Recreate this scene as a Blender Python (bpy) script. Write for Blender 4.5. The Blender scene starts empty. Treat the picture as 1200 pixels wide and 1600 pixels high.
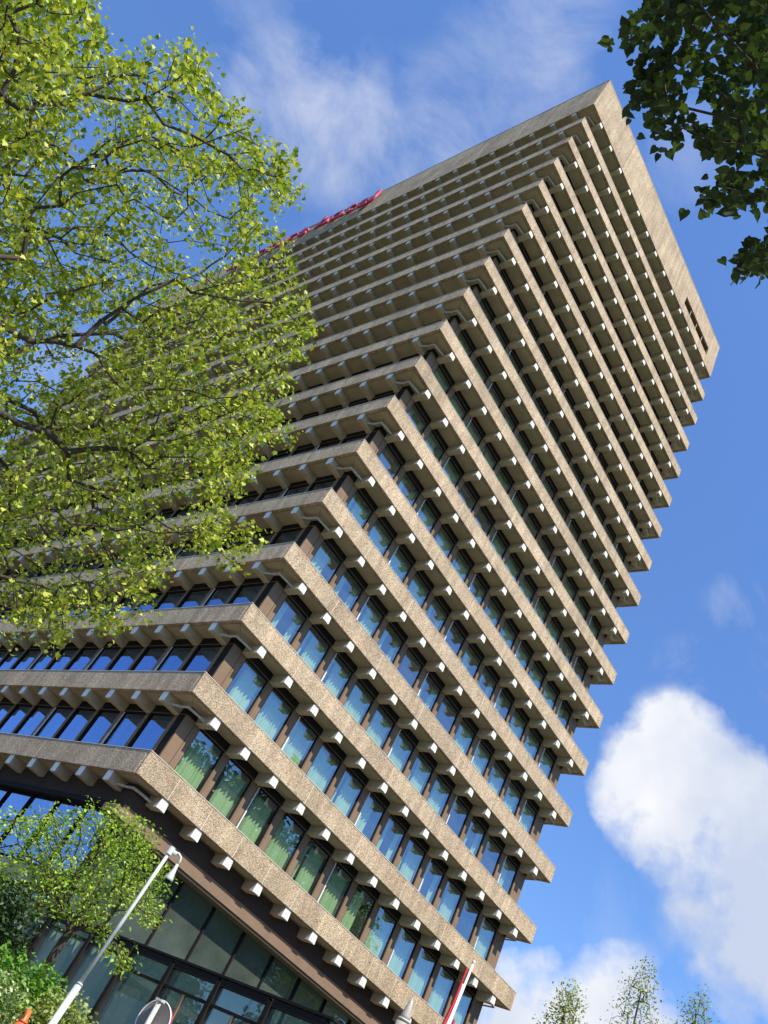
import bpy, math, random
import numpy as np
from mathutils import Matrix, Vector
random.seed(7); rng = np.random.default_rng(11)
S = bpy.context.scene
COL = S.collection

# ------------------------------------------------------------------ camera
FPX = 1318.35
CAM = np.array([-12.9564, -22.1098, 1.60])
R = np.array([[0.51623561, -0.74805254, 0.417035],
              [0.72162654, 0.11767149, -0.68220859],
              [0.46125474, 0.65312389, 0.60056078]])      # rows: right, down, forward
cd = bpy.data.cameras.new('camera'); cam = bpy.data.objects.new('camera', cd); COL.objects.link(cam)
mw = Matrix.Identity(4)
for i in range(3):
    mw[i][0] = R[0][i]; mw[i][1] = -R[1][i]; mw[i][2] = -R[2][i]; mw[i][3] = CAM[i]
cam.matrix_world = mw
cd.sensor_fit = 'VERTICAL'; cd.sensor_height = 36.0; cd.lens = FPX / 1600 * 36.0
cd.clip_start = 0.05; cd.clip_end = 3000
S.camera = cam
S.render.resolution_x = 768; S.render.resolution_y = 1024

def ray(px, py):
    return R.T @ np.array([(px - 600) / FPX, (py - 800) / FPX, 1.0])
def at(px, py, dist):                     # point at a given distance along the line of sight of a photo pixel
    d = ray(px, py); return CAM + d / np.linalg.norm(d) * dist
def at_h(px, py, hd):                     # the same with the horizontal distance given
    d = ray(px, py); return CAM + d / math.hypot(d[0], d[1]) * hd
def pix(P):
    q = R @ (np.asarray(P, float) - CAM); return 600 + FPX * q[0] / q[2], 800 + FPX * q[1] / q[2], q[2]

# ------------------------------------------------------------------ sun, sky, exposure
SUN_TO = Vector((-0.18, -1.0, 1.19)).normalized()
EL = math.asin(SUN_TO.z)
AZ = math.atan2(SUN_TO.x, SUN_TO.y)
sd = bpy.data.lights.new('sun', 'SUN'); sd.energy = 4.9; sd.angle = math.radians(0.53); sd.color = (1.0, 0.90, 0.74)
sun = bpy.data.objects.new('sun', sd); COL.objects.link(sun)
sun.rotation_euler = SUN_TO.to_track_quat('Z', 'Y').to_euler(); sun.location = (0, -40, 60)

W = bpy.data.worlds.new('World'); S.world = W; W.use_nodes = True
nt = W.node_tree; nt.nodes.clear()
def wn(t, **k):
    n = nt.nodes.new(t)
    for a, b in k.items(): setattr(n, a, b)
    return n
def wl(a, b): nt.links.new(a, b)
sky = wn('ShaderNodeTexSky', sky_type='NISHITA', sun_disc=False)
sky.sun_elevation = EL; sky.sun_rotation = AZ
sky.air_density = 1.0; sky.dust_density = 0.35; sky.ozone_density = 2.6; sky.altitude = 0
bg = wn('ShaderNodeBackground'); bg.inputs[1].default_value = 0.132
out = wn('ShaderNodeOutputWorld'); wl(bg.outputs[0], out.inputs[0])
tc = wn('ShaderNodeTexCoord')
nrm = wn('ShaderNodeVectorMath', operation='NORMALIZE'); wl(tc.outputs['Generated'], nrm.inputs[0])
noi = wn('ShaderNodeTexNoise'); noi.inputs['Scale'].default_value = 5.5; noi.inputs['Detail'].default_value = 9; noi.inputs['Roughness'].default_value = 0.56
wl(nrm.outputs[0], noi.inputs['Vector'])
nfine = wn('ShaderNodeTexNoise'); nfine.inputs['Scale'].default_value = 2.1; nfine.inputs['Detail'].default_value = 5
wl(nrm.outputs[0], nfine.inputs['Vector'])
def math_(op, a, b=None, c=None, clamp=False):
    n = wn('ShaderNodeMath', operation=op, use_clamp=clamp)
    for i, v in enumerate((a, b, c)):
        if v is None: continue
        if isinstance(v, (int, float)): n.inputs[i].default_value = v
        else: wl(v, n.inputs[i])
    return n.outputs[0]
def blob(px, py, rdeg, w):
    d = ray(px, py); d = d / np.linalg.norm(d)
    dn = wn('ShaderNodeVectorMath', operation='DOT_PRODUCT'); wl(nrm.outputs[0], dn.inputs[0]); dn.inputs[1].default_value = tuple(d)
    mr = wn('ShaderNodeMapRange'); mr.interpolation_type = 'SMOOTHSTEP'
    wl(dn.outputs['Value'], mr.inputs[0])
    mr.inputs[1].default_value = math.cos(math.radians(rdeg)); mr.inputs[2].default_value = math.cos(math.radians(rdeg * 0.25))
    mr.inputs[3].default_value = 0; mr.inputs[4].default_value = w
    return mr.outputs[0]
CUM = [(1065, 1200, 5.6, 1.0), (995, 1262, 4.2, .9), (1125, 1285, 6.5, 1.0), (1195, 1320, 6.5, .95), (1185, 1440, 4.2, .8), (1205, 1520, 5.5, .85), (1100, 1400, 3.2, .6),
         (1260, 1420, 9, .95), (850, 1588, 5.2, .95), (930, 1650, 7.5, 1.0), (760, 1610, 5, .75), (1600, 1500, 12, .9), (2000, 1000, 14, .7)]
WISP = [(440, 130, 5, .75), (520, 200, 6.5, .85), (600, 235, 5, .7), (700, 195, 6, .75), (800, 110, 6.5, .7), (860, 50, 5, .5), (380, 60, 6, .45), (1090, 250, 4.5, .5), (1180, 950, 4, .62), (120, 620, 6, .5),
         (560, 480, 9, .4), (1130, 1090, 6, .5), (1000, 1500, 7, .35)]
def allof(l):
    f_ = None
    for b in l:
        o = blob(*b); f_ = o if f_ is None else math_('MAXIMUM', f_, o)
    return f_
noi.inputs['Scale'].default_value = 9.0
fc = allof(CUM); fw = allof(WISP)
dens = math_('MULTIPLY_ADD', math_('SUBTRACT', noi.outputs[0], 0.5), 3.8, math_('MULTIPLY', fc, 1.15))
mc = math_('MULTIPLY', math_('MULTIPLY', math_('MAXIMUM', math_('SUBTRACT', dens, 0.30), 0.0), 1.35, clamp=True), math_('MULTIPLY', fc, 3.0, clamp=True))
mpw = wn('ShaderNodeMapping'); wl(nrm.outputs[0], mpw.inputs[0]); mpw.inputs['Rotation'].default_value = (.5, .3, 1.0); mpw.inputs['Scale'].default_value = (1.0, 1.5, 1.1)
nw = wn('ShaderNodeTexNoise'); nw.inputs['Scale'].default_value = 6.0; nw.inputs['Detail'].default_value = 10; nw.inputs['Roughness'].default_value = .62; nw.inputs['Distortion'].default_value = .5
wl(mpw.outputs[0], nw.inputs['Vector'])
mw_ = math_('MULTIPLY', math_('MULTIPLY', math_('MAXIMUM', math_('MULTIPLY_ADD', math_('SUBTRACT', nw.outputs[0], 0.47), 3.0, math_('MULTIPLY_ADD', fw, .75, -.25)), 0.0), .62, clamp=True), math_('MULTIPLY', fw, 1.3, clamp=True))
mask = math_('MAXIMUM', mc, math_('MULTIPLY', mw_, .85))
shade = wn('ShaderNodeMix', data_type='RGBA')
nfine.inputs['Scale'].default_value = 5.2; nfine.inputs['Detail'].default_value = 7
wl(math_('MULTIPLY_ADD', nfine.outputs[0], 3.6, -1.25, clamp=True), shade.inputs[0])
shade.inputs[6].default_value = (3.3, 3.75, 4.75, 1); shade.inputs[7].default_value = (5.7, 5.7, 5.75, 1)
mixc = wn('ShaderNodeMix', data_type='RGBA'); wl(mask, mixc.inputs[0])
tint = wn('ShaderNodeMix', data_type='RGBA', blend_type='MULTIPLY'); tint.inputs[0].default_value = 1.0
sx = wn('ShaderNodeSeparateXYZ'); wl(nrm.outputs[0], sx.inputs[0])
gr = wn('ShaderNodeMapRange'); wl(sx.outputs[2], gr.inputs[0]); gr.inputs[1].default_value = 0.05; gr.inputs[2].default_value = 0.85; gr.inputs[3].default_value = 0.74; gr.inputs[4].default_value = 1.16
vs_ = wn('ShaderNodeVectorMath', operation='SCALE'); wl(sky.outputs[0], vs_.inputs[0]); wl(gr.outputs[0], vs_.inputs['Scale'])
wl(vs_.outputs[0], tint.inputs[6]); tint.inputs[7].default_value = (0.84, 1.08, 1.42, 1)
wl(tint.outputs[2], mixc.inputs[6]); wl(shade.outputs[2], mixc.inputs[7]); wl(mixc.outputs[2], bg.inputs[0])

S.view_settings.view_transform = 'Standard'; S.view_settings.look = 'None'
S.view_settings.exposure = 0.45; S.view_settings.gamma = 1.0; S.view_settings.use_curve_mapping = False
S.render.engine = 'CYCLES'
S.cycles.max_bounces = 8; S.cycles.transparent_max_bounces = 16; S.cycles.diffuse_bounces = 4; S.cycles.glossy_bounces = 4
S.cycles.caustics_reflective = False; S.cycles.caustics_refractive = False

# ------------------------------------------------------------------ materials
def mat(name):
    m = bpy.data.materials.new(name); m.use_nodes = True; t = m.node_tree; t.nodes.clear()
    o = t.nodes.new('ShaderNodeOutputMaterial'); return m, t, o
def N(t, ty, **k):
    n = t.nodes.new(ty)
    for a, b in k.items():
        if a.startswith('i_'): n.inputs[a[2:].replace('_', ' ')].default_value = b
        else: setattr(n, a, b)
    return n
def plain(name, rgb, rough=0.6, metal=0.0, var=0.12, scale=6.0, bump=0.0, spec=0.5, streak=0.0):
    m, t, o = mat(name)
    p = N(t, 'ShaderNodeBsdfPrincipled'); p.inputs['Roughness'].default_value = rough; p.inputs['Metallic'].default_value = metal
    p.inputs['Specular IOR Level'].default_value = spec
    g = N(t, 'ShaderNodeNewGeometry')
    no = N(t, 'ShaderNodeTexNoise'); no.inputs['Scale'].default_value = scale; no.inputs['Detail'].default_value = 6
    mp = N(t, 'ShaderNodeMapping')
    if streak: mp.inputs['Scale'].default_value = (1, 1, 0.12)
    t.links.new(g.outputs['Position'], mp.inputs['Vector']); t.links.new(mp.outputs[0], no.inputs['Vector'])
    r = N(t, 'ShaderNodeMapRange'); t.links.new(no.outputs[0], r.inputs[0])
    r.inputs[1].default_value = 0.3; r.inputs[2].default_value = 0.7; r.inputs[3].default_value = 1 - var; r.inputs[4].default_value = 1 + var
    mx = N(t, 'ShaderNodeVectorMath', operation='SCALE'); mx.inputs[0].default_value = rgb; t.links.new(r.outputs[0], mx.inputs['Scale'])
    t.links.new(mx.outputs[0], p.inputs['Base Color'])
    if bump:
        b = N(t, 'ShaderNodeBump'); b.inputs['Strength'].default_value = bump; b.inputs['Distance'].default_value = 0.01
        t.links.new(no.outputs[0], b.inputs['Height']); t.links.new(b.outputs[0], p.inputs['Normal'])
    t.links.new(p.outputs[0], o.inputs[0]); return m
def aggregate():
    m, t, o = mat('exposed_aggregate')
    g = N(t, 'ShaderNodeNewGeometry')
    p = N(t, 'ShaderNodeBsdfPrincipled'); p.inputs['Roughness'].default_value = 0.85; p.inputs['Specular IOR Level'].default_value = 0.25
    v = N(t, 'ShaderNodeTexVoronoi'); v.inputs['Scale'].default_value = 42
    wn_ = N(t, 'ShaderNodeTexNoise'); wn_.inputs['Scale'].default_value = 9
    ad = N(t, 'ShaderNodeVectorMath', operation='ADD')
    sc = N(t, 'ShaderNodeVectorMath', operation='SCALE'); sc.inputs['Scale'].default_value = 0.03
    t.links.new(wn_.outputs['Color'], sc.inputs[0]); t.links.new(g.outputs['Position'], wn_.inputs['Vector'])
    t.links.new(g.outputs['Position'], ad.inputs[0]); t.links.new(sc.outputs[0], ad.inputs[1]); t.links.new(ad.outputs[0], v.inputs['Vector'])
    sp = N(t, 'ShaderNodeSeparateColor'); t.links.new(v.outputs['Color'], sp.inputs[0])
    cr = N(t, 'ShaderNodeValToRGB'); e = cr.color_ramp; e.interpolation = 'CONSTANT'
    cols = [(0.0, (0.24, 0.16, 0.095)), (0.08, (0.41, 0.295, 0.185)), (0.24, (0.51, 0.385, 0.245)), (0.5, (0.585, 0.455, 0.295)), (0.74, (0.66, 0.54, 0.37)), (0.9, (0.80, 0.71, 0.55))]
    e.elements[0].position = 0; e.elements[0].color = (*cols[0][1], 1)
    e.elements[1].position = cols[1][0]; e.elements[1].color = (*cols[1][1], 1)
    for q, c in cols[2:]:
        x = e.elements.new(q); x.color = (*c, 1)
    t.links.new(sp.outputs[0], cr.inputs[0])
    big = N(t, 'ShaderNodeTexNoise'); big.inputs['Scale'].default_value = 0.55; big.inputs['Detail'].default_value = 8; big.inputs['Roughness'].default_value = 0.65
    t.links.new(g.outputs['Position'], big.inputs['Vector'])
    r = N(t, 'ShaderNodeMapRange'); t.links.new(big.outputs[0], r.inputs[0]); r.inputs[1].default_value = 0.3; r.inputs[2].default_value = 0.7; r.inputs[3].default_value = 0.72; r.inputs[4].default_value = 1.16
    st = N(t, 'ShaderNodeTexNoise'); st.inputs['Scale'].default_value = 3.0; st.inputs['Detail'].default_value = 4
    mp = N(t, 'ShaderNodeMapping'); mp.inputs['Scale'].default_value = (1, 1, 0.1)
    t.links.new(g.outputs['Position'], mp.inputs['Vector']); t.links.new(mp.outputs[0], st.inputs['Vector'])
    r2 = N(t, 'ShaderNodeMapRange'); t.links.new(st.outputs[0], r2.inputs[0]); r2.inputs[1].default_value = 0.35; r2.inputs[2].default_value = 0.7; r2.inputs[3].default_value = 1.05; r2.inputs[4].default_value = 0.74
    oi = N(t, 'ShaderNodeObjectInfo')
    r3 = N(t, 'ShaderNodeMapRange'); t.links.new(oi.outputs['Random'], r3.inputs[0]); r3.inputs[3].default_value = 0.93; r3.inputs[4].default_value = 1.05
    m1 = N(t, 'ShaderNodeMath', operation='MULTIPLY'); t.links.new(r.outputs[0], m1.inputs[0]); t.links.new(r2.outputs[0], m1.inputs[1])
    m2 = N(t, 'ShaderNodeMath', operation='MULTIPLY'); t.links.new(m1.outputs[0], m2.inputs[0]); t.links.new(r3.outputs[0], m2.inputs[1])
    mx = N(t, 'ShaderNodeVectorMath', operation='SCALE'); t.links.new(cr.outputs[0], mx.inputs[0]); t.links.new(m2.outputs[0], mx.inputs['Scale'])
    t.links.new(mx.outputs[0], p.inputs['Base Color'])
    b = N(t, 'ShaderNodeBump'); b.inputs['Strength'].default_value = 0.85; b.inputs['Distance'].default_value = 0.02; b.invert = True
    t.links.new(v.outputs['Distance'], b.inputs['Height']); t.links.new(b.outputs[0], p.inputs['Normal'])
    t.links.new(p.outputs[0], o.inputs[0]); return m
def glass(name, tint, base, top, rough=0.0, wob=0.0, refl=(0.68, 0.86, 0.98), film=0.0, filmc=(0.36, 0.46, 0.41)):
    m, t, o = mat(name)
    tr = N(t, 'ShaderNodeBsdfTransparent'); tr.inputs[0].default_value = (*tint, 1)
    gl = N(t, 'ShaderNodeBsdfGlossy'); gl.inputs['Roughness'].default_value = rough; gl.inputs[0].default_value = (*refl, 1)
    lw = N(t, 'ShaderNodeLayerWeight'); lw.inputs['Blend'].default_value = 0.5
    pw = N(t, 'ShaderNodeMath', operation='POWER'); t.links.new(lw.outputs['Facing'], pw.inputs[0]); pw.inputs[1].default_value = 2.2
    r = N(t, 'ShaderNodeMapRange'); t.links.new(pw.outputs[0], r.inputs[0]); r.inputs[3].default_value = base; r.inputs[4].default_value = top
    g = N(t, 'ShaderNodeNewGeometry'); no = N(t, 'ShaderNodeTexNoise'); no.inputs['Scale'].default_value = 0.9; no.inputs['Detail'].default_value = 1
    t.links.new(g.outputs['Position'], no.inputs['Vector'])
    b = N(t, 'ShaderNodeBump'); b.inputs['Strength'].default_value = wob; b.inputs['Distance'].default_value = 0.02
    t.links.new(no.outputs[0], b.inputs['Height']); t.links.new(b.outputs[0], gl.inputs['Normal'])
    mx = N(t, 'ShaderNodeMixShader'); t.links.new(r.outputs[0], mx.inputs[0]); t.links.new(tr.outputs[0], mx.inputs[1]); t.links.new(gl.outputs[0], mx.inputs[2])
    df = N(t, 'ShaderNodeBsdfDiffuse'); df.inputs[0].default_value = (*filmc, 1)
    n2 = N(t, 'ShaderNodeTexNoise'); n2.inputs['Scale'].default_value = 0.7; n2.inputs['Detail'].default_value = 6; t.links.new(g.outputs['Position'], n2.inputs['Vector'])
    f2 = N(t, 'ShaderNodeMapRange'); t.links.new(n2.outputs[0], f2.inputs[0]); f2.inputs[1].default_value = .3; f2.inputs[2].default_value = .7; f2.inputs[3].default_value = film * .5; f2.inputs[4].default_value = film * 1.5
    mf = N(t, 'ShaderNodeMixShader'); t.links.new(f2.outputs[0], mf.inputs[0]); t.links.new(mx.outputs[0], mf.inputs[1]); t.links.new(df.outputs[0], mf.inputs[2])
    t.links.new(mf.outputs[0], o.inputs[0]); return m
def leafmat(name, c1, c2, c3, trans=0.4, rough=0.45, spec=0.3):
    m, t, o = mat(name)
    g = N(t, 'ShaderNodeNewGeometry'); oi = N(t, 'ShaderNodeObjectInfo')
    ad = N(t, 'ShaderNodeMath', operation='ADD'); t.links.new(g.outputs['Random Per Island'], ad.inputs[0]); t.links.new(oi.outputs['Random'], ad.inputs[1])
    fr = N(t, 'ShaderNodeMath', operation='FRACT'); t.links.new(ad.outputs[0], fr.inputs[0])
    cr = N(t, 'ShaderNodeValToRGB'); e = cr.color_ramp
    e.elements[0].color = (*c1, 1); e.elements[1].color = (*c3, 1); x = e.elements.new(0.5); x.color = (*c2, 1)
    t.links.new(fr.outputs[0], cr.inputs[0])
    p = N(t, 'ShaderNodeBsdfPrincipled'); p.inputs['Roughness'].default_value = rough; p.inputs['Specular IOR Level'].default_value = spec
    t.links.new(cr.outputs[0], p.inputs['Base Color'])
    tl = N(t, 'ShaderNodeBsdfTranslucent')
    ml = N(t, 'ShaderNodeVectorMath', operation='MULTIPLY'); ml.inputs[1].default_value = (1.25, 1.25, 0.5); t.links.new(cr.outputs[0], ml.inputs[0])
    t.links.new(ml.outputs[0], tl.inputs[0])
    mx = N(t, 'ShaderNodeMixShader'); mx.inputs[0].default_value = trans
    t.links.new(p.outputs[0], mx.inputs[1]); t.links.new(tl.outputs[0], mx.inputs[2]); t.links.new(mx.outputs[0], o.inputs[0]); return m
def curtainmat(name, rgb):
    m, t, o = mat(name)
    d = N(t, 'ShaderNodeBsdfDiffuse'); d.inputs[0].default_value = (*rgb, 1)
    tl = N(t, 'ShaderNodeBsdfTranslucent'); tl.inputs[0].default_value = (*rgb, 1)
    mx = N(t, 'ShaderNodeMixShader'); mx.inputs[0].default_value = 0.18
    t.links.new(d.outputs[0], mx.inputs[1]); t.links.new(tl.outputs[0], mx.inputs[2]); t.links.new(mx.outputs[0], o.inputs[0]); return m

M = dict(
    agg=aggregate(),
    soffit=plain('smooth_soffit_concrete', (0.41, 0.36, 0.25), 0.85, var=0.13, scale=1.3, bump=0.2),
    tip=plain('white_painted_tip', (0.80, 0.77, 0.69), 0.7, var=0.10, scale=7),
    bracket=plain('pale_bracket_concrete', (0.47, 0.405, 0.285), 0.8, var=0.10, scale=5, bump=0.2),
    slab=plain('slab_edge_concrete', (0.55, 0.48, 0.38), 0.9, var=0.1),
    mortar=plain('pale_joint_mortar', (0.68, 0.62, 0.49), 0.9, var=0.1),
    coping=plain('coping_metal', (0.62, 0.56, 0.46), 0.5, var=0.08),
    brown=plain('brown_anodised_metal', (0.22, 0.155, 0.105), 0.8, var=0.08, scale=3, spec=.06),
    shadebrown=plain('brown_cladding_in_shade', (0.06, 0.046, 0.038), 0.8, var=0.12, scale=2, spec=.06),  # brown metal cladding with its shade put into a darker colour
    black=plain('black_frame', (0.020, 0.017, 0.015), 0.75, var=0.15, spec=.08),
    white=plain('white_paint', (0.72, 0.72, 0.70), 0.4, var=0.06, scale=9),
    post=plain('pale_grey_painted_post', (0.52, 0.56, 0.51), 0.5, var=0.14, scale=7),
    galv=plain('galvanised_pipe', (0.46, 0.46, 0.43), 0.5, var=0.18, scale=14),
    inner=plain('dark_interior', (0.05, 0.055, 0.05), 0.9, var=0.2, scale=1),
    ceiling=plain('interior_ceiling', (0.42, 0.44, 0.40), 0.9),
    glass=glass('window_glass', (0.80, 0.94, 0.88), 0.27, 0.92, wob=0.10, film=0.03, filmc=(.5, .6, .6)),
    wglass=glass('window_glass_sky_blue', (0.35, 0.42, 0.42), 0.34, 0.95, wob=0.08, refl=(0.42, 0.60, 1.0)),  # same glass as the other face, deeper sky reflection put into its colour
    lglass=glass('lobby_glass', (0.58, 0.72, 0.66), 0.11, 0.75, wob=0.05, film=0.15),
    curtain=curtainmat('sheer_curtain', (0.68, 0.81, 0.50)),
    lcurtain=curtainmat('pale_lobby_drape', (0.86, 0.90, 0.86)),
    roof=plain('roof_felt', (0.10, 0.10, 0.10), 0.9),
    sign=plain('magenta_sign_face', (0.42, 0.02, 0.07), 0.35, var=0.05),
    signside=plain('magenta_sign_side', (0.50, 0.05, 0.10), 0.4, var=0.05),
)

# ------------------------------------------------------------------ mesh helpers
def link(o, parent=None):
    COL.objects.link(o)
    if parent is not None: o.parent = parent
    return o
def tag(o, label=None, cat=None, group=None, kind=None):
    for k, v in (('label', label), ('category', cat), ('group', group), ('kind', kind)):
        if v: o[k] = v
    return o
def empty(name, loc=(0, 0, 0), rz=0.0):
    o = bpy.data.objects.new(name, None); o.location = loc; o.rotation_euler = (0, 0, rz); o.empty_display_size = 0.3
    return link(o)
class MB:
    """collects boxes, tubes and sheets for ONE mesh object"""
    def __init__(s): s.v = []; s.f = []; s.mi = []
    def add(s, vs, fs, mi=0):
        n = len(s.v); s.v += [tuple(map(float, p)) for p in vs]; s.f += [tuple(i + n for i in q) for q in fs]; s.mi += [mi] * len(fs); return s
    def box(s, x0, x1, y0, y1, z0, z1, mi=0):
        return s.add([(x0, y0, z0), (x1, y0, z0), (x1, y1, z0), (x0, y1, z0), (x0, y0, z1), (x1, y0, z1), (x1, y1, z1), (x0, y1, z1)],
                     [(0, 3, 2, 1), (4, 5, 6, 7), (0, 1, 5, 4), (1, 2, 6, 5), (2, 3, 7, 6), (3, 0, 4, 7)], mi)
    def chamf(s, x0, x1, y0, y1, z0, z1, c, mi=0):
        """box with its long edges (along x) and ends chamfered on the outer (y0) side"""
        vs = [(x0 + c, y0, z0 + c), (x1 - c, y0, z0 + c), (x1 - c, y0, z1 - c), (x0 + c, y0, z1 - c),
              (x0, y0 + c, z0), (x1, y0 + c, z0), (x1, y0 + c, z1), (x0, y0 + c, z1), (x0, y1, z0), (x1, y1, z0), (x1, y1, z1), (x0, y1, z1)]
        fs = [(0, 1, 2, 3), (4, 5, 1, 0), (5, 6, 2, 1), (6, 7, 3, 2), (7, 4, 0, 3), (8, 9, 5, 4), (9, 10, 6, 5), (10, 11, 7, 6), (11, 8, 4, 7), (11, 10, 9, 8)]
        return s.add(vs, fs, mi)
    def tube(s, pts, rad, n=8, mi=0, cap=True):
        pts = [Vector(p) for p in pts]; rings = []
        if not hasattr(rad, '__len__'): rad = [rad] * len(pts)
        prev = None
        for i, p in enumerate(pts):
            d = (pts[min(i + 1, len(pts) - 1)] - pts[max(i - 1, 0)]).normalized()
            if prev is None: a = d.orthogonal().normalized()
            else: a = (prev - d * prev.dot(d)).normalized()
            prev = a; b = d.cross(a)
            rings.append([p + (a * math.cos(2 * math.pi * k / n) + b * math.sin(2 * math.pi * k / n)) * rad[i] for k in range(n)])
        vs = [q for r_ in rings for q in r_]; fs = []
        for i in range(len(pts) - 1):
            for k in range(n):
                fs.append((i * n + k, i * n + (k + 1) % n, (i + 1) * n + (k + 1) % n, (i + 1) * n + k))
        if cap: fs += [tuple(range(n - 1, -1, -1)), tuple((len(pts) - 1) * n + k for k in range(n))]
        return s.add(vs, fs, mi)
    def mesh(s, name, mats):
        me = bpy.data.meshes.new(name); me.from_pydata(s.v, [], s.f)
        for m in (mats if isinstance(mats, (list, tuple)) else [mats]): me.materials.append(m)
        if any(s.mi): me.polygons.foreach_set('material_index', s.mi)
        me.update(); return me
    def obj(s, name, mats, parent=None, smooth=False, **k):
        me = s.mesh(name, mats)
        if smooth: me.polygons.foreach_set('use_smooth', [True] * len(me.polygons))
        return tag(link(bpy.data.objects.new(name, me), parent), **k)
def face_mat(side, a, z):      # local x runs along the facade, local y is the depth behind its outer plane
    if side == 'R': m = Matrix(((1, 0, 0, a), (0, 1, 0, 0), (0, 0, 1, z), (0, 0, 0, 1)))
    else: m = Matrix(((0, 1, 0, 0), (1, 0, 0, a), (0, 0, 1, z), (0, 0, 0, 1)))
    return m
def joined(name, items, parent):                  # items: (matrix, mesh) -> one stuff mesh
    V = []; F = []; MI = []; mats = []; n = 0
    for m, me in items:
        for mt in me.materials:
            if mt not in mats: mats.append(mt)
        co = np.empty(len(me.vertices) * 3); me.vertices.foreach_get('co', co); co = co.reshape(-1, 3)
        A = np.array(m)[:3]; co = co @ A[:, :3].T + A[:, 3]
        flip = np.linalg.det(A[:, :3]) < 0
        V.append(co)
        for p in me.polygons:
            q = [i + n for i in p.vertices]; F.append(q[::-1] if flip else q); MI.append(mats.index(me.materials[p.material_index]))
        n += len(co)
    me = bpy.data.meshes.new(name); me.from_pydata(np.concatenate(V).tolist(), [], F)
    for mt in mats: me.materials.append(mt)
    me.polygons.foreach_set('material_index', MI); me.update()
    return tag(link(bpy.data.objects.new(name, me), parent), kind='stuff')
def seen(m, hidden_y=36.0):                         # rough on-screen size, used to choose which pieces are objects of their own
    p = np.array([m[0][3], m[1][3], m[2][3]]); x, y, d = pix(p)
    s = 1.0 / np.linalg.norm(p - CAM)
    if x < -60 or y > 1680: s *= 0.2
    if p[1] > hidden_y: s *= 0.3
    return s
def place(name, items, parent, limit=296, subs=None):
    """items: (matrix, mesh, [(subname, mesh), ...]); the largest in view become parts, the rest one stuff part"""
    items = sorted(items, key=lambda q: -seen(q[0]))
    for it in items[:limit]:
        o = bpy.data.objects.new(name, it[1]); link(o, parent); o.matrix_local = it[0]
        for sn, sm in (it[2] if len(it) > 2 else []):
            link(bpy.data.objects.new(sn, sm), o)
    rest = items[limit:]
    if rest:
        root = joined(name, [(i[0], i[1]) for i in rest], parent)
        names = {}
        for i in rest:
            for sn, sm in (i[2] if len(i) > 2 else []): names.setdefault(sn, []).append((i[0], sm))
        for sn, l in names.items(): joined(sn, l, root)

# ------------------------------------------------------------------ ground
GZ = 8.85                       # height of the top edge of the lowest balcony band
H = 2.9; LX = 22.026; LY = 52.43; FH = 0.75; D = 0.84; NF = 17
g = MB().add([(-1500, -1500, 0), (1500, -1500, 0), (1500, 1500, 0), (-1500, 1500, 0)], [(0, 1, 2, 3)])
g.obj('ground', plain('ground_grass', (0.05, 0.065, 0.03), 0.95, var=0.3, scale=0.8), kind='structure')
pv = MB().add([(-24, -33.7, .004), (40, -33.7, .004), (40, 12, .004), (-24, 12, .004)], [(0, 1, 2, 3)])
pvm, t, o = mat('grey_paving')
p = N(t, 'ShaderNodeBsdfPrincipled'); p.inputs['Roughness'].default_value = 0.85
gg = N(t, 'ShaderNodeNewGeometry'); bk = N(t, 'ShaderNodeTexBrick'); bk.inputs['Scale'].default_value = 3.0
bk.inputs['Color1'].default_value = (.15, .12, .10, 1); bk.inputs['Color2'].default_value = (.19, .155, .13, 1); bk.inputs['Mortar'].default_value = (.09, .085, .08, 1)
bk.inputs['Mortar Size'].default_value = .012
t.links.new(gg.outputs['Position'], bk.inputs['Vector']); t.links.new(bk.outputs[0], p.inputs['Base Color']); t.links.new(p.outputs[0], o.inputs[0])
pv.obj('pavement', pvm, kind='structure')
rd = MB().add([(-60, -44, .008), (80, -44, .008), (80, -34, .008), (-60, -34, .008)], [(0, 1, 2, 3)])
rd.obj('road', plain('asphalt', (.05, .05, .052), .9, var=.2, scale=30), kind='structure')
MB().box(-60, 80, -34, -33.8, 0, .13).obj('kerb', M['slab'], kind='structure')

# ------------------------------------------------------------------ hotel tower
T = empty('hotel_tower', (0, 0, 0))
tag(T, 'tall beige concrete hotel tower ringed by stacked balcony bands with bracket ends', 'building')
tower_top = GZ + 18.122 * H; top_bot = GZ + NF * H - FH

# panels of the balcony bands -------------------------------------------------
GAP = 0.009
def panel_mesh(w, h, thick=.14, name='fascia_panel'):
    return MB().chamf(GAP, w - GAP, 0, thick, -h, 0, .012).mesh(name, M['agg'])
pcache = {}
def pm(w, h):
    k = (round(w, 3), round(h, 3))
    if k not in pcache: pcache[k] = panel_mesh(w, h)
    return pcache[k]
def joints(a0, a1, first, step):
    j = [a0]; x = first
    while x < a1 - 0.6: j.append(x); x += step
    return j + [a1]
items = []
for k in range(NF):
    z = GZ + k * H
    jr = joints(0, LX, 3.01 if k else 1.41 + .0, 3.2 if k else 1.6)
    jl = joints(.14, LY, 3.01, 3.2)
    for a, b in zip(jr, jr[1:]): items.append((face_mat('R', a, z), pm(b - a, FH)))
    for a, b in zip(jl, jl[1:]): items.append((face_mat('L', a, z), pm(b - a, FH)))
topH = tower_top - top_bot
for a, b in zip(joints(.14, LY, 4.61, 3.2), joints(.14, LY, 4.61, 3.2)[1:]): items.append((face_mat('L', a, tower_top), pm(b - a, topH)))
jr = joints(0, 15.9, 4.61, 3.2)
for a, b in zip(jr, jr[1:]): items.append((face_mat('R', a, tower_top), pm(b - a, topH)))
sz0, sz1 = GZ + 49.52, GZ + 50.42          # long louvred opening in the top band
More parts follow.
